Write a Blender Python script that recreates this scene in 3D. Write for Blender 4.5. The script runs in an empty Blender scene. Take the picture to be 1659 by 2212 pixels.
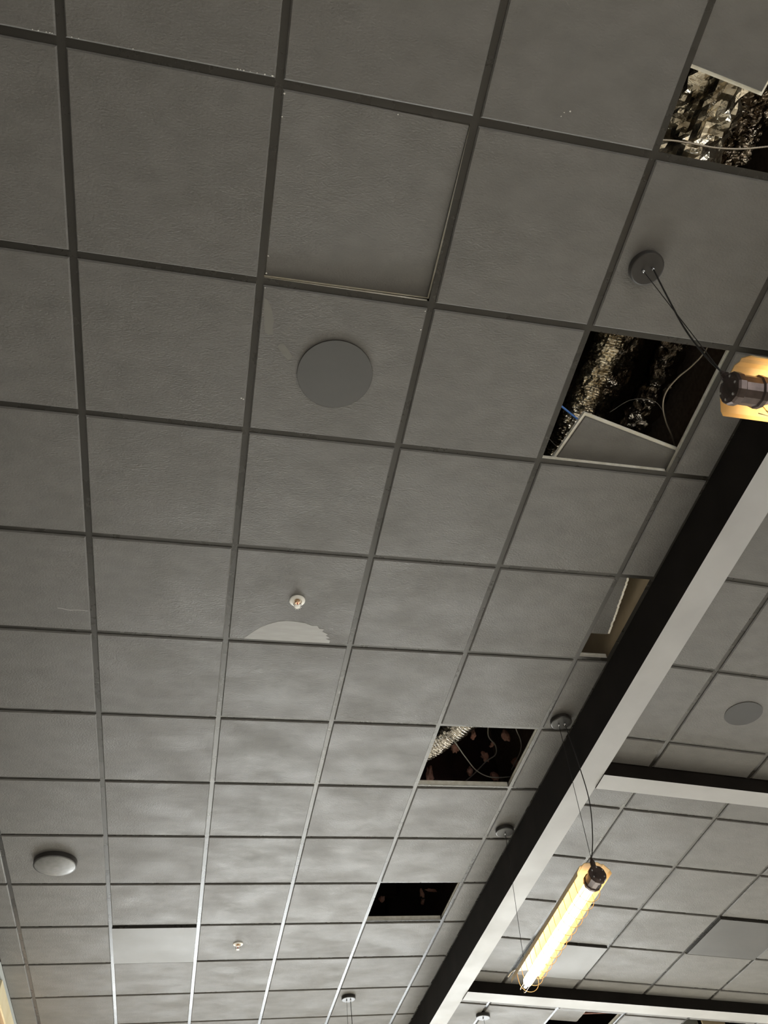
import bpy, bmesh, math, random
from mathutils import Vector, Matrix, noise
random.seed(7)
S = 0.61            # one ceiling module in metres
CZ = 1.6            # eye height
H = 4.281           # ceiling height above the eye, in modules
def W(u, v, z): return Vector((u*S, v*S, CZ + z*S))
scene = bpy.context.scene
C = bpy.data.collections.new('scene'); scene.collection.children.link(C)

# ------------------------------------------------------------ camera
cam = bpy.data.cameras.new('camera'); camo = bpy.data.objects.new('camera', cam)
scene.collection.objects.link(camo); scene.camera = camo
Rm = Matrix(((0.9776989279751869, -0.08749387554333923, -0.1909178566257669),
             (-0.18736635123416828, -0.774031834349495, -0.6047880371161043),
             (-0.09486124952457937, 0.6270721977220508, -0.7731635028780606))).to_4x4()
camo.matrix_world = Matrix.Translation(W(0.95947, -0.77323, 0)) @ Rm
cam.sensor_fit = 'HORIZONTAL'; cam.sensor_width = 36.0
cam.lens = 1681.768/1659*36.0; cam.clip_start = 0.02; cam.clip_end = 200

# ------------------------------------------------------------ world, light, exposure
world = bpy.data.worlds.new('sky'); scene.world = world; world.use_nodes = True
bgn = world.node_tree.nodes['Background']
bgn.inputs[0].default_value = (0.62, 0.74, 0.9, 1); bgn.inputs[1].default_value = 1.2
def area(name, loc, rot, sx, sy, power, col, spread=180):
    l = bpy.data.lights.new(name, 'AREA'); l.shape = 'RECTANGLE'; l.size = sx; l.size_y = sy
    l.energy = power; l.color = col; l.spread = math.radians(spread)
    o = bpy.data.objects.new(name, l); C.objects.link(o); o.location = loc; o.rotation_euler = rot
    return o
# daylight entering through the glazed end of the room and the glazed right side
area('window_daylight', (3.2, 12.05, 1.75), (math.radians(-57), 0, 0), 7.6, 2.9, 1700, (0.97, 1.0, 0.98), 118)
area('window_daylight', (11.4, 7.0, 1.35), (math.radians(52), 0, math.radians(90)), 9.0, 2.1, 400, (1.0, 0.98, 0.94))
area('window_daylight', (3.2, -4.7, 1.5), (math.radians(45), 0, 0), 7.0, 2.1, 330, (1.0, 0.97, 0.92))  # fill added behind the camera to brighten the near floor and its bounce
scene.view_settings.view_transform = 'Standard'; scene.view_settings.look = 'None'
scene.view_settings.gamma = 1.0; scene.view_settings.use_curve_mapping = False
scene.view_settings.exposure = -0.12

# ------------------------------------------------------------ materials
def mat(name, col, rough=0.6, metal=0.0, spec=0.5, emit=None, estr=0.0):
    m = bpy.data.materials.new(name); m.use_nodes = True
    b = m.node_tree.nodes['Principled BSDF']
    b.inputs['Base Color'].default_value = (*col, 1); b.inputs['Roughness'].default_value = rough
    b.inputs['Metallic'].default_value = metal; b.inputs['Specular IOR Level'].default_value = spec
    if emit:
        b.inputs['Emission Color'].default_value = (*emit, 1); b.inputs['Emission Strength'].default_value = estr
    return m
def noisy(m, c1, c2, scale=6, r=None, rscale=3, bump=None, bscale=200, bdist=0.002, detail=5, stretch=(1, 1, 1), cpos=(0.3, 0.7)):
    nt = m.node_tree; N = nt.nodes; L = nt.links; b = N['Principled BSDF']
    g = N.new('ShaderNodeNewGeometry'); mp = N.new('ShaderNodeMapping'); mp.inputs['Scale'].default_value = stretch
    L.new(g.outputs['Position'], mp.inputs['Vector'])
    n = N.new('ShaderNodeTexNoise'); n.inputs['Scale'].default_value = scale; n.inputs['Detail'].default_value = detail
    L.new(mp.outputs[0], n.inputs['Vector'])
    cr = N.new('ShaderNodeValToRGB'); cr.color_ramp.elements[0].color = (*c1, 1); cr.color_ramp.elements[1].color = (*c2, 1)
    cr.color_ramp.elements[0].position = cpos[0]; cr.color_ramp.elements[1].position = cpos[1]
    L.new(n.outputs['Fac'], cr.inputs[0]); L.new(cr.outputs[0], b.inputs['Base Color'])
    if r:
        n2 = N.new('ShaderNodeTexNoise'); n2.inputs['Scale'].default_value = rscale; n2.inputs['Detail'].default_value = 6
        n2.inputs['Roughness'].default_value = 0.6
        L.new(mp.outputs[0], n2.inputs['Vector'])
        mr = N.new('ShaderNodeMapRange'); mr.inputs['From Min'].default_value = 0.35; mr.inputs['From Max'].default_value = 0.65
        mr.inputs['To Min'].default_value = r[0]; mr.inputs['To Max'].default_value = r[1]
        L.new(n2.outputs['Fac'], mr.inputs['Value']); L.new(mr.outputs[0], b.inputs['Roughness'])
    if bump:
        n3 = N.new('ShaderNodeTexNoise'); n3.inputs['Scale'].default_value = bscale; n3.inputs['Detail'].default_value = 4
        L.new(mp.outputs[0], n3.inputs['Vector'])
        bp = N.new('ShaderNodeBump'); bp.inputs['Strength'].default_value = bump; bp.inputs['Distance'].default_value = bdist
        L.new(n3.outputs['Fac'], bp.inputs['Height']); L.new(bp.outputs[0], b.inputs['Normal'])
    return m
TILE = noisy(mat('tile_paint', (0.1, 0.09, 0.08), spec=0.5), (0.118, 0.111, 0.099), (0.142, 0.134, 0.120), 9, (0.47, 0.63), 3.4, 0.8, 120, 0.0026, stretch=(1, 1.6, 1))
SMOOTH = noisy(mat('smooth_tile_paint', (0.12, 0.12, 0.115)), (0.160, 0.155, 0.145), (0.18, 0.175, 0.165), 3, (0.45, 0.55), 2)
RAIL = noisy(mat('rail_paint', (0.1, 0.1, 0.09), 0.3, spec=0.6), (0.030, 0.027, 0.022), (0.040, 0.036, 0.030), 3, (0.26, 0.30), 6)
CREAM = noisy(mat('bare_edge', (0.75, 0.7, 0.58), 0.7), (0.84, 0.78, 0.62), (0.95, 0.92, 0.82), 25)
RAILIN = noisy(mat('rail_unpainted', (0.8, 0.77, 0.68), 0.35), (0.66, 0.62, 0.52), (0.86, 0.83, 0.75), 30)
BEAMSIDE = noisy(mat('beam_side_dark', (0.02, 0.018, 0.015), 0.75, spec=0.08), (0.010, 0.0082, 0.0065), (0.016, 0.013, 0.0105), 5)  # beam sides, darker than the undersides
BEAMUNDER = noisy(mat('beam_underside_pale', (0.36, 0.35, 0.33), 0.45), (0.34, 0.33, 0.315), (0.39, 0.38, 0.365), 4, (0.46, 0.58), 3)
TAN = noisy(mat('raw_board', (0.5, 0.38, 0.22), 0.8), (0.44, 0.34, 0.21), (0.60, 0.48, 0.31), 4)
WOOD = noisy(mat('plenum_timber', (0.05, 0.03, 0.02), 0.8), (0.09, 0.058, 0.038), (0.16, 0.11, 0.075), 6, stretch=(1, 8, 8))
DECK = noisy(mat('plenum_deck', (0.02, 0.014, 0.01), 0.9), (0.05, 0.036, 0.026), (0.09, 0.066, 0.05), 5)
PINK = noisy(mat('insulation_scrap', (0.4, 0.2, 0.15), 0.9), (0.32, 0.14, 0.10), (0.55, 0.32, 0.25), 22, bump=0.6, bscale=60, bdist=0.01)
FOIL = noisy(mat('foil', (0.75, 0.72, 0.66), 0.2, 1.0), (0.62, 0.57, 0.50), (0.85, 0.82, 0.76), 12, bump=0.7, bscale=22, bdist=0.02)
FOILB = noisy(mat('glint_painted_foil', (0.6, 0.5, 0.38), 0.25, 0.95), (0.36, 0.30, 0.21), (0.90, 0.82, 0.66), 10, (0.12, 0.26), 8, 0.45, 20, 0.02, cpos=(0.38, 0.60))  # tan and dark patches painted in for reflections, glints and folds
FOILD = noisy(mat('dark_foil', (0.2, 0.18, 0.15), 0.22, 1.0), (0.12, 0.095, 0.07), (0.42, 0.35, 0.27), 8, bump=0.7, bscale=18, bdist=0.03)
CONDUIT = mat('conduit_metal', (0.46, 0.40, 0.32), 0.35, 0.7)
BLUE = mat('blue_wire', (0.12, 0.28, 0.75), 0.4)
GREYWIRE = mat('grey_wire', (0.24, 0.22, 0.19), 0.5)
BLACK = noisy(mat('canopy_black', (0.05, 0.047, 0.043), 0.35), (0.030, 0.027, 0.024), (0.04, 0.036, 0.032), 10)
CAST = noisy(mat('cast_housing', (0.08, 0.06, 0.055), 0.28, 0.7), (0.06, 0.045, 0.04), (0.12, 0.09, 0.08), 30)
CHROME = mat('chrome', (0.8, 0.8, 0.8), 0.15, 1.0)
CORD = mat('black_cord', (0.018, 0.016, 0.014), 0.6)
REFL = noisy(mat('reflector_enamel', (0.8, 0.62, 0.34), 0.4), (0.62, 0.44, 0.21), (0.70, 0.52, 0.27), 10)
WIREM = mat('guard_wire_metal', (0.45, 0.33, 0.18), 0.35, 0.8)
TUBE = mat('lit_tube', (1, 0.9, 0.7), 0.3, emit=(1.0, 0.72, 0.36), estr=11.0)
WHITE = mat('white_plastic', (0.80, 0.77, 0.70), 0.4)
BRASS = mat('brass', (0.6, 0.42, 0.28), 0.3, 1.0)
RED = mat('red_bulb', (0.5, 0.02, 0.02), 0.15)
GRILLE = noisy(mat('speaker_grille', (0.095, 0.093, 0.088), 0.6), (0.076, 0.073, 0.068), (0.088, 0.084, 0.078), 4, (0.5, 0.6), 5)
GRILLEL = noisy(mat('speaker_dome_paint', (0.16, 0.16, 0.15), 0.4), (0.135, 0.132, 0.125), (0.19, 0.187, 0.178), 30, (0.3, 0.5), 12)
GRILLED = noisy(mat('speaker_grille_dark', (0.06, 0.058, 0.055), 0.6), (0.045, 0.043, 0.040), (0.055, 0.053, 0.049), 4)
WALLP = noisy(mat('wall_paint', (0.42, 0.44, 0.43), 0.7), (0.12, 0.115, 0.105), (0.16, 0.155, 0.145), 3)
FLOOR = noisy(mat('floor_concrete', (0.3, 0.29, 0.27), 0.5), (0.50, 0.46, 0.39), (0.58, 0.54, 0.46), 2)
PALE = noisy(mat('pale_yellow_trim', (0.85, 0.75, 0.5), 0.6), (0.80, 0.68, 0.42), (0.9, 0.80, 0.56), 6)
TANW = noisy(mat('tan_wood', (0.6, 0.4, 0.22), 0.6), (0.50, 0.32, 0.17), (0.66, 0.45, 0.26), 5, stretch=(6, 1, 6))
FLAKE = noisy(mat('paint_flake', (0.7, 0.68, 0.62), 0.6), (0.55, 0.52, 0.46), (0.8, 0.78, 0.72), 90)
PATCH = noisy(mat('pale_patch', (0.2, 0.2, 0.19), 0.5), (0.29, 0.28, 0.26), (0.33, 0.32, 0.30), 12, (0.4, 0.5), 14, stretch=(1, 5, 1))
PATCH2 = noisy(mat('touch_up_paint', (0.13, 0.125, 0.11), 0.5), (0.150, 0.142, 0.122), (0.165, 0.157, 0.136), 14)
GLASS = mat('window_glass', (1, 1, 1), 0.02); GLASS.node_tree.nodes['Principled BSDF'].inputs['Transmission Weight'].default_value = 1
FRAME = mat('window_frame_metal', (0.08, 0.08, 0.08), 0.4, 0.6)

# ------------------------------------------------------------ helpers
def link(name, me, parent=None, loc=None, rot=None, kind=None, label=None):
    o = bpy.data.objects.new(name, me); C.objects.link(o)
    if parent: o.parent = parent
    if loc is not None: o.location = loc
    if rot is not None: o.rotation_euler = rot
    if kind: o['kind'] = kind
    if label: o['label'] = label
    return o
def mesh(name, bm, mats, smooth=False):
    me = bpy.data.meshes.new(name); bm.normal_update(); bm.to_mesh(me); bm.free()
    for m in (mats if isinstance(mats, (list, tuple)) else [mats]): me.materials.append(m)
    if smooth: me.polygons.foreach_set('use_smooth', [True]*len(me.polygons))
    return me
def box(bm, a, b, mi=0):
    x0, y0, z0 = a; x1, y1, z1 = b
    v = [bm.verts.new(p) for p in ((x0,y0,z0),(x1,y0,z0),(x1,y1,z0),(x0,y1,z0),(x0,y0,z1),(x1,y0,z1),(x1,y1,z1),(x0,y1,z1))]
    for q in ((3,2,1,0),(4,5,6,7),(0,1,5,4),(1,2,6,5),(2,3,7,6),(3,0,4,7)):
        f = bm.faces.new([v[i] for i in q]); f.material_index = mi
def frustum(bm, a0, b0, z0, a1, b1, z1, mi=0, cap0=0, cap1=0, side=0):
    """rectangle a0..b0 at z0 to rectangle a1..b1 at z1"""
    lo = [bm.verts.new((x, y, z0)) for x, y in ((a0[0],a0[1]),(b0[0],a0[1]),(b0[0],b0[1]),(a0[0],b0[1]))]
    hi = [bm.verts.new((x, y, z1)) for x, y in ((a1[0],a1[1]),(b1[0],a1[1]),(b1[0],b1[1]),(a1[0],b1[1]))]
    f = bm.faces.new(lo[::-1]); f.material_index = cap0
    f = bm.faces.new(hi); f.material_index = cap1
    for i in range(4):
        f = bm.faces.new((lo[i], lo[(i+1)%4], hi[(i+1)%4], hi[i])); f.material_index = side
def lathe(bm, prof, n=32, mi=0, axis='z', org=(0, 0, 0)):
    rings = []
    for r, h in prof:
        ring = []
        for i in range(n):
            a = 2*math.pi*i/n; c, s = r*math.cos(a), r*math.sin(a)
            p = (c, s, h) if axis == 'z' else (h, c, s)
            ring.append(bm.verts.new((p[0]+org[0], p[1]+org[1], p[2]+org[2])))
        rings.append(ring)
    for a, b in zip(rings, rings[1:]):
        for i in range(n):
            f = bm.faces.new((a[i], a[(i+1)%n], b[(i+1)%n], b[i])); f.material_index = mi
    for ring in (rings[0], rings[-1]):
        f = bm.faces.new(ring); f.material_index = mi
    bmesh.ops.recalc_face_normals(bm, faces=bm.faces)
def smooth_path(pts, k=6):
    pts = [Vector(p) for p in pts]
    if len(pts) < 3: return pts
    P = [2*pts[0]-pts[1]] + pts + [2*pts[-1]-pts[-2]]; out = []
    for i in range(1, len(P)-2):
        for j in range(k):
            t = j/k; a, b, c, d = P[i-1], P[i], P[i+1], P[i+2]
            out.append(0.5*((2*b)+(c-a)*t+(2*a-5*b+4*c-d)*t*t+(3*b-a-3*c+d)*t**3))
    out.append(pts[-1]); return out
def tube(bm, pts, r, n=8, mi=0, disp=None):
    pts = [Vector(p) for p in pts]; rings = []; prev = None
    for i, p in enumerate(pts):
        t = (pts[min(i+1, len(pts)-1)] - pts[max(i-1, 0)]).normalized()
        if prev is None:
            ref = Vector((0, 0, 1)) if abs(t.z) < 0.9 else Vector((1, 0, 0)); x = t.cross(ref).normalized()
        else: x = (prev - t*prev.dot(t)).normalized()
        prev = x; y = t.cross(x); ring = []
        for j in range(n):
            a = 2*math.pi*j/n; dirv = x*math.cos(a)+y*math.sin(a)
            rr = r(i) if callable(r) else r
            q = p + dirv*rr
            if disp: q = q + dirv*disp(q, i, a)
            ring.append(bm.verts.new(q))
        rings.append(ring)
    for a, b in zip(rings, rings[1:]):
        for j in range(n):
            f = bm.faces.new((a[j], a[(j+1)%n], b[(j+1)%n], b[j])); f.material_index = mi
    bm.faces.new(rings[0][::-1]).material_index = mi; bm.faces.new(rings[-1]).material_index = mi
def new(): return bmesh.new()
def thing(name, label, cat, loc=(0, 0, 0), rot=(0, 0, 0), group=None):
    o = bpy.data.objects.new(name, None); C.objects.link(o); o.empty_display_size = 0.1
    o.location = loc; o.rotation_euler = rot; o['label'] = label; o['category'] = cat
    if group: o['group'] = group
    return o
def tag(o, label, cat, group=None):
    o['label'] = label; o['category'] = cat
    if group: o['group'] = group
    return o

# ------------------------------------------------------------ room shell (outside the frame: it shades and reflects)
UL, UR, VN, VF = -1.30, 19.0, -8.0, 20.0
ZDECK = H + 2.3
def struct(name, bm, m): return link(name, mesh(name, bm, m), kind='structure')
bm = new(); box(bm, (UL*S-0.2, VN*S-0.2, -0.15), (UR*S+0.2, VF*S+0.2, 0)); struct('floor', bm, FLOOR)
zt = W(0, 0, ZDECK).z
bm = new(); box(bm, (UL*S-0.2, VN*S-0.2, 0), (UL*S, VF*S, zt)); struct('wall_left', bm, WALLP)
def glazed(name, wname, along, a0, a1, fixed, z0, z1, n):
    """wall with a glazed strip between z0 and z1; along 'x' or 'y'"""
    def bx(bm, s0, s1, d0, d1, q0, q1):
        if along == 'x': box(bm, (s0, fixed+d0, q0), (s1, fixed+d1, q1))
        else: box(bm, (fixed+d0, s0, q0), (fixed+d1, s1, q1))
    ws, we = (UL*S, UR*S) if along == 'x' else (VN*S, VF*S)
    bm = new(); bx(bm, ws, we, 0, 0.2, 0, z0); bx(bm, ws, we, 0, 0.2, z1, zt)
    bx(bm, ws, a0, 0, 0.2, z0, z1); bx(bm, a1, we, 0, 0.2, z0, z1)
    struct(wname, bm, WALLP)
    bm = new(); bx(bm, a0, a1, 0.08, 0.13, z0, z0+0.05); bx(bm, a0, a1, 0.08, 0.13, z1-0.05, z1)
    for i in range(n+1):
        c = a0+(a1-a0)*i/n; bx(bm, max(a0, c-0.03), min(a1, c+0.03), 0.08, 0.13, z0, z1)
    w = struct(name, bm, FRAME)
    bm = new(); bx(bm, a0, a1, 0.10, 0.106, z0, z1); link('pane', mesh('pane', bm, GLASS), w)
glazed('window_1', 'wall_back', 'x', -0.4, 7.6, VF*S, 0.2, 3.25, 6)
glazed('window_3_added', 'wall_front', 'x', -0.4, 6.8, VN*S-0.2, 0.2, 2.6, 5)  # glazing added behind the camera to go with the fill light
glazed('window_2', 'wall_right', 'y', 0.7, 11.3, UR*S, 0.2, 2.5, 7)

# ------------------------------------------------------------ ceiling: deck, rails, tiles
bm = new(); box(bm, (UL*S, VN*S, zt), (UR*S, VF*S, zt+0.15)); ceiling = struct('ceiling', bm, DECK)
CH = W(0, 0, H).z
uo = {0: 0, 1: 0.0008, 2: 0, 3: -0.002, 4: -0.002}
vo = {0: -.003, 1: .003, 2: .003, 3: -.001, 4: -.009, 5: -.001, 6: .008, 7: -.012, 8: -.010, 9: -.003, 10: .003, 11: .013, 12: .025, 13: .02}
U = lambda i: i + uo.get(i, 0)
V = lambda j: j + vo.get(j, 0)
_t = {}
SMOOTHD = noisy(mat('smooth_dark_tile_paint', (0.09, 0.088, 0.083)), (0.070, 0.068, 0.064), (0.088, 0.085, 0.08), 3, (0.42, 0.5), 2)
def panel_mesh(w, d, m):
    bm = new(); fw, fd = w/2-0.0135, d/2-0.0135; uw, ud = w/2-0.005, d/2-0.005
    frustum(bm, (-fw, -fd), (fw, fd), -0.020, (-fw-0.0005, -fd-0.0005), (fw+0.0005, fd+0.0005), -0.0185)
    frustum(bm, (-fw-0.0005, -fd-0.0005), (fw+0.0005, fd+0.0005), -0.0185, (-fw-0.0005, -fd-0.0005), (fw+0.0005, fd+0.0005), 0.0022, side=1)
    frustum(bm, (-uw, -ud), (uw, ud), 0.0018, (-uw, -ud), (uw, ud), 0.016, cap0=1, cap1=1, side=1)
    return mesh('ceiling_tile', bm, [m, RAIL])
def tile_mesh(w, d, m=None):
    if m in (SMOOTH, SMOOTHD): return panel_mesh(w, d, m)
    m = m or TILE; k = (round(w, 3), round(d, 3), m.name)
    if k not in _t:
        bm = new(); fw, fd = w/2-0.0168, d/2-0.0168; uw, ud = w/2-0.005, d/2-0.005
        frustum(bm, (-fw, -fd), (fw, fd), -0.009, (-fw-0.0045, -fd-0.0045), (fw+0.0045, fd+0.0045), -0.0035, side=0)
        frustum(bm, (-fw-0.0045, -fd-0.0045), (fw+0.0045, fd+0.0045), -0.0035, (-fw-0.0045, -fd-0.0045), (fw+0.0045, fd+0.0045), 0.0022)
        frustum(bm, (-uw, -ud), (uw, ud), 0.0018, (-uw, -ud), (uw, ud), 0.016, cap0=1, cap1=1, side=1)
        _t[k] = mesh('ceiling_tile', bm, [m, CREAM])
    return _t[k]
_r = {}
def rail_mesh(L, name):
    k = round(L, 3)
    if k not in _r:
        bm = new()
        frustum(bm, (-0.012, -L/2), (0.012, L/2), 0.0, (-0.012, -L/2), (0.012, L/2), 0.0014, cap1=1)
        box(bm, (-0.0008, -L/2, 0.0014), (0.0008, L/2, 0.034), 1)
        box(bm, (-0.003, -L/2, 0.028), (0.003, L/2, 0.038), 1)
        _r[k] = mesh(name, bm, [RAIL, RAILIN])
    return _r[k]
BEAM_L, BEAM_R = 4.315, 4.575
HOLES = {(3, -1), (3, 1), (4, 3), (3, 5), (3, 8)}
VEND = 17
cols = [(UL, -1, -1.30, None)]
edges_u = [(-1.30, -1)] + [(i, i+1) for i in range(-1, 4)] + [(4, BEAM_L)]
for a, b in edges_u:
    ua = a if a == -1.30 else U(a); ub = b if b == BEAM_L else U(b)
    for j in range(-4, VEND):
        if (a, j) in HOLES: continue
        va, vb = V(j), V(j+1); w, d = (ub-ua)*S, (vb-va)*S
        wt = w if b != BEAM_L else w - 0.004
        m = SMOOTH if (a, j) == (0, 9) else TILE
        loc = W((ua+ub)/2, (va+vb)/2, H)
        jit = (random.uniform(-1, 1)*0.0012, random.uniform(-1, 1)*0.0012, 0)
        if (a, j) == (1, 0): jit = (0.042, -0.020, 0); loc.z += 0.0195
        else: loc.z += abs(jit[0])*0.15
        o = link('ceiling_tile', tile_mesh(w, d, m), ceiling, loc, jit)
        if (a, j) == (0, 9): o['label'] = 'smoother paler grey ceiling tile than its neighbours'
        if (a, j) == (1, 0): o['label'] = 'tile lifted out of its seat, dark gap along two edges'; lifted = o
        if (a, j) == (1, 1): speaker_tile = o
        if (a, j) == (1, 3): patch_tile = o
for i in range(-1, 5):
    L = (VEND+4)*S
    link('ceiling_rail', rail_mesh(L, 'ceiling_rail'), ceiling, W(U(i), (VEND-4)/2, H))
for a, b in edges_u:
    ua = a if a == -1.30 else U(a); ub = b if b == BEAM_L else U(b)
    for j in range(-4, VEND+1):
        L = (ub-ua)*S - 0.024
        o = link('cross_tee', rail_mesh(L, 'cross_tee'), ceiling, W((ua+ub)/2, V(j), H), (0, 0, math.pi/2))
# angle trim against the beam and the left wall
for nm, x0, x1 in (('wall_angle', BEAM_L*S-0.0215, BEAM_L*S-0.0005), ('wall_angle', UL*S+0.0005, UL*S+0.022)):
    bm = new(); y0, y1 = -4*S, VEND*S
    box(bm, (x0, y0, CH-0.0015), (x1, y1, CH)); xx = x1 if x1 > 1 else x0+0.0
    box(bm, (x1-0.0015, y0, CH), (x1, y1, CH+0.02)) if x1 > 1 else box(bm, (x0, y0, CH), (x0+0.0015, y1, CH+0.02))
    link(nm, mesh(nm, bm, RAIL), ceiling)

# joists and deck parts over the holes
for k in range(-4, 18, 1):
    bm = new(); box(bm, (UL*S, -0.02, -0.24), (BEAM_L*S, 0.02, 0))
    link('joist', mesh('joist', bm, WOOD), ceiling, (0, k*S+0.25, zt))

# ------------------------------------------------------------ beams
ZB = 3.90
bm = new()
x0, x1 = BEAM_L*S, BEAM_R*S; y0, y1 = VN*S, VF*S; zb = W(0, 0, ZB).z
frustum(bm, (x0, y0), (x1, y1), zb, (x0, y0), (x1, y1), CH+0.001, cap0=1)
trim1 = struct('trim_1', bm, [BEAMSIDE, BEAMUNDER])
bm = new(); box(bm, (x0+0.002, 2.75*S, CH+0.001), (x1-0.002, 4.6*S, zt)); link('raw_board_casing', mesh('raw_board_casing', bm, TAN), trim1, label='bare tan board of the beam above ceiling level')
for q0, q1 in ((y0, 2.75*S-0.001), (4.6*S+0.001, y1)):
    bm = new(); box(bm, (x0+0.004, q0, CH+0.001), (x1-0.004, q1, zt)); link('dark_casing', mesh('dark_casing', bm, WOOD), trim1)  # rest of the casing coloured dark so the other holes read dark
SL = -0.0966; ZR = lambda u: 3.993 + SL*(u-5)
ROT = (0, math.atan(-SL), 0)
BAYS = [(-4.0, 0.10), (0.33, 5.14), (5.37, 10.19), (10.47, 15.3), (15.58, 17.0)]
PH = [3.719, 3.719, 5.845, 10.90, 15.9]
CROSS = [(0.10, 0.33), (5.14, 5.37), (10.19, 10.47), (15.30, 15.58)]
n = 2
for va, vb in CROSS:
    bm = new(); ue = UR
    vs = []
    for u in (BEAM_R, ue):
        for v in (va, vb):
            for dz in (-0.145, 0.02):
                vs.append(bm.verts.new(W(u, v, ZR(u)+dz)))
    a0, a1, b0, b1, c0, c1, d0, d1 = vs   # u0v0 lo/hi, u0v1 lo/hi, u1v0, u1v1
    fs = [((a0, b0, d0, c0), 1), ((a1, c1, d1, b1), 0), ((a0, c0, c1, a1), 0), ((b0, b1, d1, d0), 0), ((a0, a1, b1, b0), 0), ((c0, d0, d1, c1), 0)]
    for q, mi in fs: bm.faces.new(q).material_index = mi
    bmesh.ops.recalc_face_normals(bm, faces=bm.faces)
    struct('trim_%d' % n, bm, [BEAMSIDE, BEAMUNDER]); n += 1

# ------------------------------------------------------------ sloping ceiling right of the beam
bm = new()
vs = [bm.verts.new(W(u, v, ZR(u)+dz)) for dz in (0.75, 0.9) for u, v in ((BEAM_R, VN), (UR, VN), (UR, VF), (BEAM_R, VF))]
for q in ((3,2,1,0),(4,5,6,7),(0,1,5,4),(1,2,6,5),(2,3,7,6),(3,0,4,7)): bm.faces.new([vs[i] for i in q])
slope = struct('ceiling', bm, DECK)
UE = [BEAM_R] + [5.08+i for i in range(0, 14)]; UE[4] = 8.04
NH = {(6.08, 10.90): 'a', (8.04, 10.90): 'b'}
slope_tiles = {}
for (va, vb), ph in zip(BAYS, PH):
    vl = [va] + [ph+k for k in range(-12, 14) if va+0.03 < ph+k < vb-0.03] + [vb]
    for ua, ub in zip(UE, UE[1:]):
        uc = (ua+ub)/2
        for c, d in zip(vl, vl[1:]):
            if (round(ua, 2), round(c, 2)) in NH: continue
            loc = W(uc, (c+d)/2, ZR(uc))
            key = (round(ua, 2), round(c, 2))
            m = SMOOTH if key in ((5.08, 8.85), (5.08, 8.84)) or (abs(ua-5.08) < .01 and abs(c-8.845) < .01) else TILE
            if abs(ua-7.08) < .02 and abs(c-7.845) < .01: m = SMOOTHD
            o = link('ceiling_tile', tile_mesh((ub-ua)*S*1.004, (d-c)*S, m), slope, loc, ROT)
            slope_tiles[key] = o
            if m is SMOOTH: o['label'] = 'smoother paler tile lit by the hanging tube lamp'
            if abs(ua-7.08) < .02 and abs(c-7.845) < .01:
                o['label'] = 'smooth darker tile standing proud with dark edges'
    for u in UE[1:]:
        L = (vb-va)*S
        link('ceiling_rail', rail_mesh(L, 'ceiling_rail'), slope, W(u, (va+vb)/2, ZR(u)), ROT)
    for v in vl[1:-1]:
        for ua, ub in zip(UE, UE[1:]):
            uc = (ua+ub)/2; L = (ub-ua)*S - 0.024
            o = link('cross_tee', rail_mesh(L, 'cross_tee'), slope, W(uc, v, ZR(uc)))
            o.matrix_basis = Matrix.Translation(o.location) @ Matrix.Rotation(ROT[1], 4, 'Y') @ Matrix.Rotation(math.pi/2, 4, 'Z')

# ------------------------------------------------------------ timber-framed opening on the left wall
bm = new()
box(bm, (UL*S+0.0005, 10.2*S, W(0,0,4.0).z), (UL*S+0.02, VF*S, W(0,0,4.19).z-0.004)); struct('trim_6', bm, PALE)
bm = new(); box(bm, (UL*S+0.0005, 10.15*S, 2.7), (UL*S+0.015, 10.25*S, W(0,0,4.0).z)); struct('trim_7', bm, PALE)
bm = new(); box(bm, (UL*S+0.0005, 10.26*S, 2.7), (UL*S+0.008, 13.6*S, W(0,0,4.0).z-0.001)); struct('wall_left_panelling', bm, TANW)

bm = new(); box(bm, (UL*S+0.0005, 9.9*S, W(0,0,4.19).z), (UL*S+0.012, VF*S, CH-0.006)); struct('trim_8', bm, mat('pale_grey_trim', (0.55, 0.58, 0.57), 0.6))
# ------------------------------------------------------------ loose tiles
def loose(u, v, z, ang, w=1.0, d=1.0, tilt=(0, 0), rough=False):
    """corner-based: local origin is the near-left corner of the tile"""
    bm = new(); w *= S; d *= S; w -= 0.01; d -= 0.01
    frustum(bm, (0.0115, 0.0115), (w-0.0115, d-0.0115), -0.009, (0.0105, 0.0105), (w-0.0105, d-0.0105), -0.0075)
    frustum(bm, (0.0105, 0.0105), (w-0.0105, d-0.0105), -0.0075, (0.0105, 0.0105), (w-0.0105, d-0.0105), 0.0)
    frustum(bm, (0, 0), (w, d), 0.0, (0, 0), (w, d), 0.014, cap0=1, cap1=1, side=1)
    me = mesh('loose_ceiling_tile', bm, [TILE, CREAM])
    o = link('loose_ceiling_tile', me, None, W(u, v, z)); o.rotation_euler = (tilt[0], tilt[1], ang)
    return o
import math as _m
a7 = math.radians(7.2)
cxn = Vector((3.492, -0.362)); dx = Vector((math.cos(a7), math.sin(a7))); dy = Vector((-math.sin(a7), math.cos(a7)))
p0 = cxn - dx*0.984 - dy*0.984
tag(loose(p0.x, p0.y, H+0.072, a7), 'dark grey ceiling tile slid aside over the hole full of crumpled foil', 'ceiling tile')
tag(loose(3.225, 1.632, H+0.072, math.radians(14)), 'dark grey ceiling tile lying askew in the hole with the blue wire', 'ceiling tile')
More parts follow.
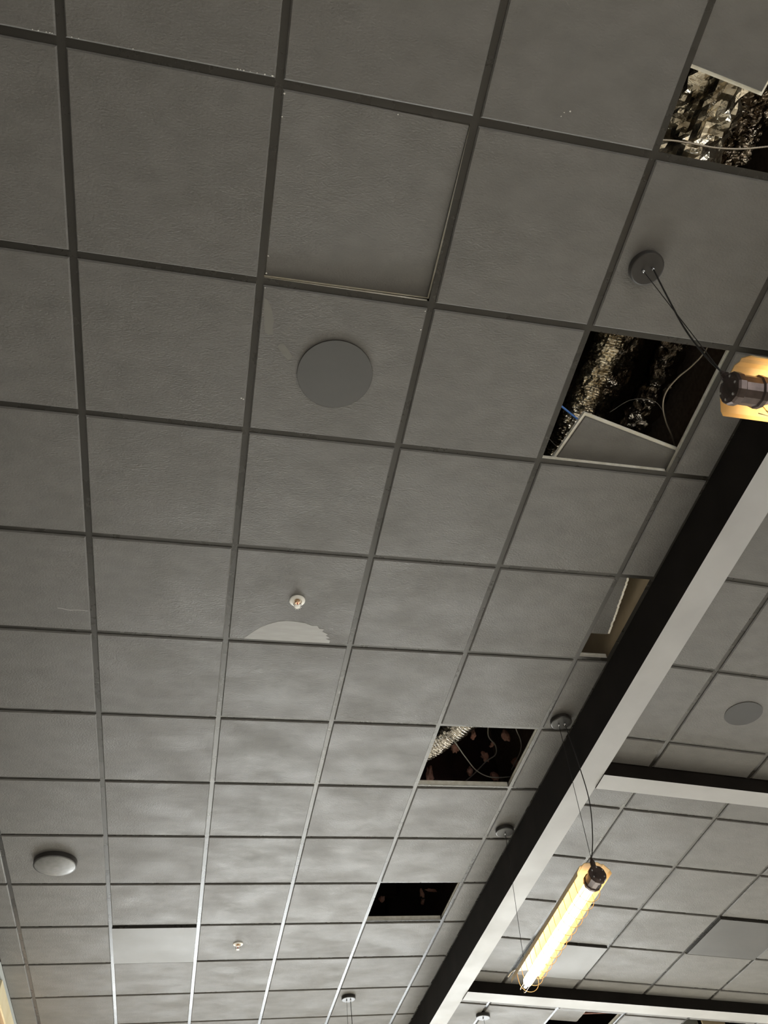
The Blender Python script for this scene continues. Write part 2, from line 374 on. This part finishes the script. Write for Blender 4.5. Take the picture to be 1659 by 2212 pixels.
# cut strip with a torn edge beside the beam
bm = new()
pts = [(3.90, 2.99)] ; random.seed(3)
N_ = 46; e = []
for i in range(N_+1):
    t = i/N_; e.append(Vector((4.138+0.098*t, 2.99+0.745*t)) + Vector((random.uniform(-1, 1)*0.0035, 0)))
def strip(bm, off0, off1, z0, z1, mi):
    lo0 = [bm.verts.new(W(p.x-off0, p.y, z0)) for p in e]; lo1 = [bm.verts.new(W(p.x-off1, p.y, z0)) for p in e]
    hi0 = [bm.verts.new(W(p.x-off0, p.y, z1)) for p in e]; hi1 = [bm.verts.new(W(p.x-off1, p.y, z1)) for p in e]
    for i in range(N_):
        for q in ((lo0[i], lo0[i+1], lo1[i+1], lo1[i]), (hi0[i], hi1[i], hi1[i+1], hi0[i+1]), (lo0[i], hi0[i], hi0[i+1], lo0[i+1]), (lo1[i], lo1[i+1], hi1[i+1], hi1[i])):
            bm.faces.new(q).material_index = mi
    bm.faces.new((lo0[0], lo1[0], hi1[0], hi0[0])).material_index = mi; bm.faces.new((lo0[-1], hi0[-1], hi1[-1], lo1[-1])).material_index = mi
ZS = H+0.066
strip(bm, 0.0, 0.022, ZS, ZS+0.024, 1)
strip(bm, 0.022, 0.30, ZS-0.006, ZS+0.022, 0)
bmesh.ops.recalc_face_normals(bm, faces=bm.faces)
tag(link('loose_ceiling_tile', mesh('loose_ceiling_tile', bm, [TILE, CREAM])), 'narrow cut ceiling tile with torn cream edge in the slot against the dark beam', 'ceiling tile')
# partly drawn aside tile beyond the second cross beam
o = loose(5.70, 10.66, ZR(5.70)+0.13, 0.0, 1.0, 1.0, (0, ROT[1])); tag(o, 'pale ceiling tile half covering the small hole beyond the white cross beam', 'ceiling tile')

# ------------------------------------------------------------ things above the ceiling
def fold(q, s, a):
    n1 = noise.noise(q*s); n2 = noise.noise(q*s*2.3+Vector((7, 3, 1)))
    return a*((0.5-abs(n1))*1.2 + (0.5-abs(n2))*0.7 - 0.6)
def duct(name, pts, r, ridges, amp, sc, m, label, ridge_amp=0.006, n=72, k=60):
    P = smooth_path([W(*p) for p in pts], k); bm = new(); Lc = [0]
    for a, b in zip(P, P[1:]): Lc.append(Lc[-1]+(b-a).length)
    def dsp(q, i, a):
        rg = ridge_amp*abs(math.sin(Lc[i]*math.pi/ridges + 0.5*noise.noise(q*5)))
        return rg + fold(q, sc, amp)
    tube(bm, P, r, n, 0, dsp)
    return tag(link(name, mesh(name, bm, m, False)), label, 'duct')
duct('flexible_duct', [(3.42, 0.80, 4.80), (3.41, 1.1, 4.76), (3.40, 1.5, 4.76), (3.37, 1.9, 4.74), (3.34, 2.5, 4.74), (3.3, 3.2, 4.9)], 0.058, 0.012, 0.014, 24, FOILB, 'thin ribbed foil duct seen in the hole with the blue wire', 0.006)
duct('foil_wrapped_duct', [(3.42, -2.0, 4.75), (3.40, -1.2, 4.74), (3.38, -0.5, 4.72), (3.36, 0.1, 4.72), (3.33, 0.36, 4.76)], 0.118, 0.13, 0.055, 9, FOILB, 'wide crumpled foil duct in the hole at the upper corner', 0.014, 44, 22)
duct('foil_wrapped_duct', [(3.85, -1.4, 5.0), (3.84, -0.5, 4.95), (3.76, 0.0, 4.92), (3.72, 0.6, 4.95)], 0.075, 0.07, 0.035, 17, FOILD, 'darker crumpled foil duct beside the wide one in the corner hole', 0.008)
duct('foil_wrapped_duct', [(3.72, 0.5, 5.3), (3.74, 1.2, 5.25), (3.75, 1.9, 5.3), (3.7, 2.6, 5.5)], 0.10, 0.10, 0.03, 8, FOILD, 'dark crumpled foil duct behind the thin ribbed duct', 0.010)
duct('foil_wrapped_duct', [(4.06, 0.6, 5.2), (4.12, 1.4, 5.15), (4.12, 2.2, 5.2), (4.1, 3.0, 5.5)], 0.07, 0.10, 0.03, 8, FOILD, 'dark foil duct behind the curved conduit near the lit lamp', 0.010)
duct('flexible_duct', [(3.85, 4.85, 4.72), (3.5, 5.22, 4.64), (3.25, 5.55, 4.59), (3.05, 5.85, 4.60), (2.8, 6.2, 4.7)], 0.075, 0.018, 0.008, 18, FOIL, 'bright silver ribbed duct in the hole with pink scraps', 0.010)

def cable(name, pts, r, m, label, n=8, k=14, ridge=None):
    P = smooth_path([W(*p) for p in pts], k); bm = new()
    if ridge: tube(bm, P, lambda i: r*(1.0 if i % 2 else 0.72), n)
    else: tube(bm, P, r, n)
    return tag(link(name, mesh(name, bm, m, True)), label, 'cable')
cable('conduit', [(4.02, 0.92, 4.58), (3.963, 1.13, 4.5), (3.919, 1.258, 4.5), (3.86, 1.355, 4.5), (3.824, 1.469, 4.5), (3.845, 1.579, 4.5), (3.922, 1.703, 4.5), (4.031, 1.83, 4.5), (4.25, 2.1, 4.6)], 0.0044, CONDUIT, 'curved metal conduit hanging in the hole beside the lit lamp', 10, 24, True)
cable('conduit', [(2.85, -0.02, 4.40), (3.08, -0.065, 4.39), (3.22, -0.074, 4.39), (3.38, -0.076, 4.39), (3.53, -0.095, 4.39), (3.67, -0.13, 4.39), (4.0, -0.2, 4.45)], 0.0038, CONDUIT, 'metal conduit crossing the crumpled foil in the corner hole', 10, 24, True)
cable('wire', [(2.9, 1.555, 4.52), (3.092, 1.667, 4.5), (3.308, 1.79, 4.5), (3.7, 2.0, 4.52)], 0.0045, BLUE, 'short blue wire over the tile lying askew', 8)
cable('wire', [(2.9, 1.80, 4.45), (3.069, 1.905, 4.45), (3.206, 1.999, 4.45), (3.4, 2.1, 4.5)], 0.0011, GREYWIRE, 'thin pale wire below the blue wire', 6)
cable('wire', [(3.55, 1.75, 4.62), (3.66, 1.62, 4.6), (3.82, 1.60, 4.58), (3.93, 1.68, 4.56)], 0.0012, GREYWIRE, 'faint thin wire arching left of the curved conduit', 6)
cable('wire', [(3.22, 5.38, 4.42), (3.319, 5.514, 4.45), (3.479, 5.742, 4.45), (3.666, 5.979, 4.45), (3.855, 6.09, 4.45), (4.1, 6.15, 4.5)], 0.0035, GREYWIRE, 'pale wire sagging across the hole with pink scraps', 6)
cable('wire', [(3.74, 5.45, 4.8), (3.773, 5.729, 4.72), (3.894, 5.886, 4.7), (3.942, 6.051, 4.7), (3.874, 6.182, 4.7), (3.80, 6.42, 4.7), (3.75, 6.7, 4.75)], 0.004, GREYWIRE, 'crooked wire among the pink scraps', 6)
cable('wire', [(3.9, 5.3, 4.62), (3.972, 5.46, 4.6), (4.081, 5.651, 4.6), (4.136, 5.85, 4.6), (4.15, 6.2, 4.62)], 0.004, GREYWIRE, 'wire near the beam side of the hole with pink scraps', 6)
# torn insulation scraps
def scrap(u, v, z, sx, sz, label, m=PINK, sy=0.02, cat='insulation scrap', grp='insulation scraps hanging above the ceiling'):
    bm = new(); bmesh.ops.create_icosphere(bm, subdivisions=3, radius=1)
    for q in bm.verts:
        k = 1 + 0.75*noise.noise(q.co*1.5+Vector((u*9, v*7, 0))) + 0.3*noise.noise(q.co*4+Vector((v*9, u*7, 2)))
        q.co = Vector((q.co.x*sx*k, q.co.y*sy*k, q.co.z*sz*k))
    return tag(link('insulation_scrap', mesh('insulation_scrap', bm, m, True), None, W(u, v, z), (0, 0.15*math.sin(u*40), 0.3)), label, cat, grp)
for u, v, sx, sz, lb in ((3.50, 6.05, .026, .05, 'pink scrap under the silver duct end'), (3.66, 5.85, .014, .03, 'small pale scrap high in the middle of the hole'),
        (4.03, 5.86, .026, .035, 'rounded pink scrap nearest the top of the hole'), (3.90, 6.24, .022, .035, 'pink scrap touching the crooked wire'),
        (4.28, 6.33, .03, .03, 'orange-pink scrap by the beam side of the hole'), (3.36, 6.62, .024, .07, 'tall pink scrap in the lower corner of the hole'),
        (4.12, 6.62, .03, .03, 'low pink scrap resting near the bottom rail'), (3.92, 6.02, .012, .012, 'tiny pale scrap beside the rounded pink one'),
        (3.80, 6.52, .018, .03, 'dull pink scrap under the crooked wire')):
    scrap(u, v, 4.8, sx, sz, lb)
for u, v, sx, sz, lb in ((4.00, 9.29, .05, .008, 'thin orange scrap in the farthest dark hole'), (3.885, 9.37, .013, .028, 'small grey-brown scrap beside the orange one'),
        (3.95, 9.6, .012, .02, 'dim scrap below the orange one'), (3.37, 9.52, .02, .02, 'dim green-grey scrap at the far side of the dark hole')):
    scrap(u, v, 4.8, sx, sz, lb, grp='scraps in the farthest dark hole')
scrap(4.10, 3.88, 4.62, .016, .05, 'curled pale scrap in the slot against the beam', CREAM, grp='scrap in the slot')
# brick-red plenum wall pieces behind holes
bm = new(); box(bm, (3.0*S, 6.9*S, CH+0.10), (4.3*S, 6.96*S, zt-0.3))
tag(link('plenum_baffle', mesh('plenum_baffle', bm, noisy(mat('baffle', (0.03, 0.012, 0.01), 0.9), (0.018, 0.007, 0.006), (0.05, 0.020, 0.016), 9))), 'dark reddish board standing above the hole with pink scraps', 'board')

def board(u0, u1, v, dz0, dz1, m, label):
    uc = (u0+u1)/2; z0 = W(0, 0, ZR(uc)+dz0).z; z1 = W(0, 0, ZR(uc)+dz1).z
    bm = new(); box(bm, (u0*S, v*S, z0), (u1*S, v*S+0.018, z1))
    tag(link('loose_board', mesh('loose_board', bm, m)), label, 'board')
REDB = noisy(mat('red_brown_board', (0.25, 0.12, 0.09), 0.8), (0.20, 0.09, 0.07), (0.34, 0.18, 0.14), 8)
board(6.45, 7.25, 11.42, 0.17, 0.62, REDB, 'red-brown board seen in the smaller hole beyond the cross beam')
board(8.58, 8.95, 11.40, 0.12, 0.55, TAN, 'pale tan board seen in the wider hole beyond the cross beam')
board(8.22, 8.54, 11.46, 0.12, 0.50, noisy(mat('grey_green_board', (0.2, 0.2, 0.17), 0.8), (0.14, 0.14, 0.12), (0.22, 0.22, 0.19), 8), 'grey-green board beside the pale tan one in the wider hole')
# ------------------------------------------------------------ marks on the tiles
def decal(name, pts, m, parent, label=None, th=0.0006):
    bm = new(); z = CH - 0.009
    pc = parent.matrix_basis.inverted()
    lo = [bm.verts.new(pc @ Vector((u*S, v*S, z-th))) for u, v in pts]; hi = [bm.verts.new(pc @ Vector((u*S, v*S, z+0.0002))) for u, v in pts]
    bm.faces.new(lo); bm.faces.new(hi[::-1])
    for i in range(len(pts)): bm.faces.new((lo[i], hi[i], hi[(i+1)%len(pts)], lo[(i+1)%len(pts)]))
    bmesh.ops.recalc_face_normals(bm, faces=bm.faces)
    return link(name, mesh(name, bm, m), parent, label=label)
pp = [(1.134, 3.965), (1.165, 3.93), (1.199, 3.885), (1.26, 3.82), (1.317, 3.781), (1.39, 3.745), (1.457, 3.731), (1.53, 3.735), (1.605, 3.745), (1.66, 3.77), (1.70, 3.765), (1.722, 3.80), (1.76, 3.80),
      (1.752, 3.83), (1.80, 3.86), (1.785, 3.875), (1.822, 3.90), (1.79, 3.912), (1.827, 3.93), (1.825, 3.962)]
decal('bare_patch', pp, PATCH, patch_tile, 'pale half-round patch of bare surface')
decal('touch_up_patch', [(1.032, 1.094), (1.055, 1.11), (1.074, 1.143), (1.088, 1.18), (1.101, 1.226), (1.098, 1.26), (1.105, 1.315), (1.08, 1.32), (1.055, 1.307), (1.04, 1.2)], PATCH2, speaker_tile, 'faint lighter paint smear')
decal('touch_up_patch', [(1.139, 1.385), (1.15, 1.368), (1.17, 1.36), (1.2, 1.395), (1.235, 1.443), (1.225, 1.46), (1.21, 1.468), (1.17, 1.43)], PATCH2, speaker_tile, 'small lighter paint smear')
tl = {}
for o in ceiling.children:
    if o.name.startswith('ceiling_tile'): tl[(math.floor(o.location.x/S), math.floor(o.location.y/S))] = o
random.seed(11)
def flake(u, v, r=0.004):
    t = tl.get((math.floor(u), math.floor(v)))
    if not t: return
    k = random.randint(5, 7); a0 = random.random()*6
    pts = [(u+r/S*random.uniform(0.5, 1.2)*math.cos(a0+2*math.pi*i/k), v+r/S*random.uniform(0.4, 1.0)*math.sin(a0+2*math.pi*i/k)) for i in range(k)]
    decal('paint_flake', pts, FLAKE, t)
E1 = 0.029
for u in (0.80, 0.815, 0.83, 0.86, 0.893, 0.93, 0.966): flake(u, -E1-0.002, random.uniform(.0015, .004))
for u in (-0.12, -0.095, -0.06, -0.035, 0.05, 0.08, -0.045, 0.32): flake(u, -E1-0.002, random.uniform(.0015, .0035))
for u, v in ((1.032, 0.035), (1.031, 0.14), (1.031, 0.85), (1.031, 0.95), (0.968, 1.775), (0.955, 1.77), (1.031, 1.035), (1.6, 0.033), (1.97, 1.04), (1.969, 1.16), (0.5, -0.5), (2.44, -0.12), (2.43, -0.10), (2.47, -0.13)): flake(u, v, random.uniform(.002, .004))
for j in range(14): flake(1.1+random.random()*0.85, 2.0+random.random()*6, .0014)
bm = new(); tube(bm, smooth_path([W(-0.249, 3.742, H-0.014), W(-0.21, 3.747, H-0.014), (W(-0.168, 3.758, H-0.014)), W(-0.10, 3.752, H-0.014), W(-0.03, 3.755, H-0.014)], 5), 0.0009, 5)
tag(link('loose_thread', mesh('loose_thread', bm, FLAKE)), 'thin pale thread stuck across a dark ceiling tile near the rail', 'thread')

# ------------------------------------------------------------ speakers
def speaker(u, v, z, r, label, m, drop=0.004, dome=0.004):
    t = thing('ceiling_speaker', label, 'speaker', W(u, v, z) + Vector((0, 0, -0.0091)))
    bm = new(); lathe(bm, [(r, 0.0), (r, -drop), (r*0.97, -drop)], 64)
    link('rim', mesh('rim', bm, BLACK, False), t)  # rim coloured black to give the shaded crescent round the disc
    bm = new(); lathe(bm, [(r*0.992, -drop-0.0003), (r*0.9, -drop-dome*0.25), (r*0.7, -drop-dome*0.6), (r*0.4, -drop-dome*0.9), (0.004, -drop-dome)], 64)
    link('grille', mesh('grille', bm, m, dome > 0.001), t)
    return t
speaker(1.505, 1.525, H, 0.232*S, 'large flush round speaker with a dark matt grille above the pale half-round patch', GRILLE, 0.006, 0.0004)
speaker(-0.50, 7.50, H, 0.213*S, 'round domed speaker bulging below the tile near the wall', GRILLEL, 0.028, 0.014)
t = speaker(5.56, 4.20, ZR(5.56), 0.165*S, 'faint dark round speaker past the beam, on the sloping ceiling', GRILLED, 0.002, 0.0004); t.rotation_euler = ROT

# ------------------------------------------------------------ sprinklers
def sprinkler(u, v, label):
    t = thing('sprinkler', label, 'sprinkler', W(u, v, H) + Vector((0, 0, -0.0091)))
    r = 0.037
    bm = new(); lathe(bm, [(r, 0), (r, -0.003), (r*0.93, -0.006), (r*0.62, -0.009), (r*0.56, -0.006), (r*0.5, -0.003)], 40)
    link('escutcheon', mesh('escutcheon', bm, WHITE, False), t)
    bm = new(); lathe(bm, [(r*0.36, -0.002), (r*0.36, -0.014), (r*0.25, -0.018)], 16); link('orifice', mesh('orifice', bm, BRASS), t)
    bm = new()
    for s in (-1, 1): tube(bm, smooth_path([(s*r*0.30, 0, -0.014), (s*r*0.48, 0, -0.024), (s*r*0.30, 0, -0.036), (0, 0, -0.040)], 5), 0.0020, 6)
    link('yoke', mesh('yoke', bm, CHROME, True), t)
    bm = new(); lathe(bm, [(0.0025, -0.017), (0.003, -0.026), (0.0025, -0.038)], 10); link('bulb', mesh('bulb', bm, RED, True), t)
    bm = new(); lathe(bm, [(0.003, -0.038), (r*0.34, -0.0400), (r*0.36, -0.0415), (0.004, -0.0425)], 16)
    for i in range(10):
        a = 2*math.pi*i/10; tube(bm, [(r*0.3*math.cos(a), r*0.3*math.sin(a), -0.041), (r*0.52*math.cos(a), r*0.52*math.sin(a), -0.042)], 0.0014, 5)
    link('deflector', mesh('deflector', bm, WHITE), t)
sprinkler(1.51, 3.50, 'white fire sprinkler head above the pale half-round patch')
sprinkler(1.50, 9.52, 'small white fire sprinkler head beside the smooth paler tile')

# ------------------------------------------------------------ pendant tube lamps
LL = 1.30
def canopy(root, p, rot, wires):
    bm = new(); lathe(bm, [(0.058, 0.0), (0.061, -0.003), (0.061, -0.022), (0.059, -0.0255), (0.055, -0.027)], 48)
    c = link('canopy', mesh('canopy', bm, BLACK, False), root, p, rot)
    for x in wires:
        bm = new(); lathe(bm, [(0.0055, -0.026), (0.0055, -0.032), (0.003, -0.040)], 12, org=(x, -x*0.4, 0)); link('cable_grip', mesh('cable_grip', bm, CHROME, True), c)
def pendant(label, start, heading, c1, c2, rot2=(0, 0, 0), k1=None, roll=0.0):
    """start: lamp end with the housing (world); heading: rotation about z; c1, c2: canopy positions (world)"""
    t = thing('pendant_tube_lamp', label, 'pendant lamp', start, (0, 0, heading))
    inv = (Matrix.Translation(start) @ Matrix.Rotation(heading, 4, 'Z')).inverted()
    A = inv @ c1; B = inv @ c2
    canopy(t, A, (0, 0, -heading), (-0.016, 0.016)); canopy(t, B, tuple(rot2[:2]) + (-heading,), (0.0,))
    z = Vector((0, 0, 1))
    cr_, sr_ = math.cos(roll), math.sin(roll)
    def rl(p): return (p[0], p[1]*cr_-p[2]*sr_, p[1]*sr_+p[2]*cr_)
    # reflector: folded sheet above the tube
    prof = [(-0.090, 0.012), (-0.086, 0.028), (-0.062, 0.058), (-0.052, 0.058), (-0.034, 0.070), (0.034, 0.070), (0.052, 0.058), (0.062, 0.058), (0.086, 0.028), (0.090, 0.012)]
    bm = new(); th = 0.0022
    rows = []
    for x in (0.004, LL-0.03):
        rows.append([bm.verts.new(rl((x, y, q))) for y, q in prof] + [bm.verts.new(rl((x, y, q+th+0.001))) for y, q in reversed(prof)])
    nP = len(rows[0])
    for i in range(nP): bm.faces.new((rows[0][i], rows[0][(i+1)%nP], rows[1][(i+1)%nP], rows[1][i]))
    bm.faces.new(rows[0]); bm.faces.new(rows[1][::-1]); bmesh.ops.recalc_face_normals(bm, faces=bm.faces)
    link('reflector', mesh('reflector', bm, REFL), t)
    # housing
    bm = new(); lathe(bm, [(0.028, -0.032), (0.041, -0.030), (0.045, -0.024), (0.045, -0.008), (0.040, -0.003), (0.040, 0.045), (0.045, 0.049), (0.045, 0.062), (0.037, 0.068), (0.030, 0.092)], 12, axis='x')
    hs = link('housing', mesh('housing', bm, CAST), t)
    for i in range(6):
        a = math.pi/6+i*math.pi/3
        bm = new(); lathe(bm, [(0.004, -0.035), (0.004, -0.028), (0.003, -0.027)], 6, axis='x', org=(0, 0.031*math.cos(a), 0.031*math.sin(a))); link('bolt', mesh('bolt', bm, CHROME), hs)
    bm = new(); lathe(bm, [(0.013, 0.040), (0.013, 0.070), (0.009, 0.076), (0.006, 0.090)], 10, org=(-0.008, 0, 0)); link('cable_gland', mesh('cable_gland', bm, CAST), hs)
    # tube
    bm = new(); lathe(bm, [(0.012, 0.085), (0.0255, 0.090), (0.0265, 0.096), (0.0265, LL-0.060), (0.022, LL-0.045), (0.008, LL-0.040)], 24, axis='x')
    link('glass_tube', mesh('glass_tube', bm, TUBE, True), t)
    # wire guard
    N_ = 13; R_ = 0.060
    for i in range(N_):
        x = 0.125 + i*(LL-0.20)/(N_-1); pts = [(x, -0.058, 0.055)]
        for k in range(0, 13):
            a = math.pi + math.pi*k/12; pts.append((x, R_*math.cos(a), R_*math.sin(a)-0.002))
        pts.append((x, 0.058, 0.055))
        bm = new(); tube(bm, [rl(q) for q in pts], 0.0017, 6); link('guard_ring', mesh('guard_ring', bm, WIREM, True), t)
    for a in (-60, -28):
        y, q = R_*math.cos(math.radians(a)), R_*math.sin(math.radians(a))-0.002
        bm = new(); tube(bm, [rl(w) for w in ((0.07, y*0.9, q*0.9), (0.125, y, q), (LL-0.06, y, q), (LL-0.015, y*0.75, q*0.75), (LL+0.004, y*0.2, q*0.2))], 0.0015, 6); link('guard_wire', mesh('guard_wire', bm, WIREM, True), t)
    bm = new(); lathe(bm, [(0.012, LL-0.045), (0.014, LL-0.02), (0.014, LL+0.006), (0.006, LL+0.010)], 12, axis='x'); link('end_cap', mesh('end_cap', bm, CHROME), t)
    bm = new(); tube(bm, smooth_path([(LL-0.04, 0, 0.07), (LL-0.04, 0.03, 0.082), (LL-0.02, 0.07, 0.07), (LL+0.0, 0.095, 0.05)], 5), 0.004, 6); link('hook', mesh('hook', bm, WHITE, True), t)
    # suspension
    g = Vector((-0.008, 0, 0.086))
    a1 = A + Vector((0, 0, -0.036)); R3 = Matrix.Rotation(-heading, 3, 'Z')
    s1 = a1 + R3 @ Vector((-0.016, 0.0064, 0)); s2 = a1 + R3 @ Vector((0.016, -0.0064, 0))
    bm = new(); tube(bm, smooth_path([s1, (s1+g)/2, g], 4), 0.0015, 6); link('suspension_cable', mesh('suspension_cable', bm, CORD, True), t)
    sl = k1 or Vector((0.015, 0.0, 0))
    bm = new(); tube(bm, smooth_path([s2, s2.lerp(g, 0.3)+sl*0.9, s2.lerp(g, 0.6)+sl*1.5, s2.lerp(g, 0.85)+sl*0.9, g+Vector((0.004, 0, -0.01))], 8), 0.0028, 8); link('power_cord', mesh('power_cord', bm, CORD, True), t)
    b1 = B + Vector((0, 0, -0.036)); e2 = Vector((LL-0.06, 0, 0.072))
    bm = new(); tube(bm, [b1, e2], 0.0015, 6); link('suspension_cable', mesh('suspension_cable', bm, CORD, True), t)
    return t
ZC = CH - 0.009
def at(u, v, z=None):
    p = W(u, v, H if z is None else z)
    if z is None: p.z = ZC
    return p
p1 = W(3.065, 0.57, 2.80)
pendant('lit tube lamp cut off at the picture edge beside the hole with the blue wire', p1, math.radians(0.5), at(3.19, 0.58), W(5.1, 0.62, ZR(5.1)-0.014), ROT, Vector((-0.005, 0.012, 0)))
pendant('lit caged tube lamp hanging whole under the light grey beam', W(4.035, 4.885, 2.80), math.radians(88), at(4.14, 4.84), at(4.16, 6.78), (0, 0, 0), Vector((0.0, -0.035, 0)), math.radians(-3))
pendant('pendant lamp with two small canopies either side of the beam beyond the cross beam', W(3.15, 11.28, 2.80), 0.0, at(3.17, 11.29), W(5.1, 11.27, ZR(5.1)-0.014), ROT)
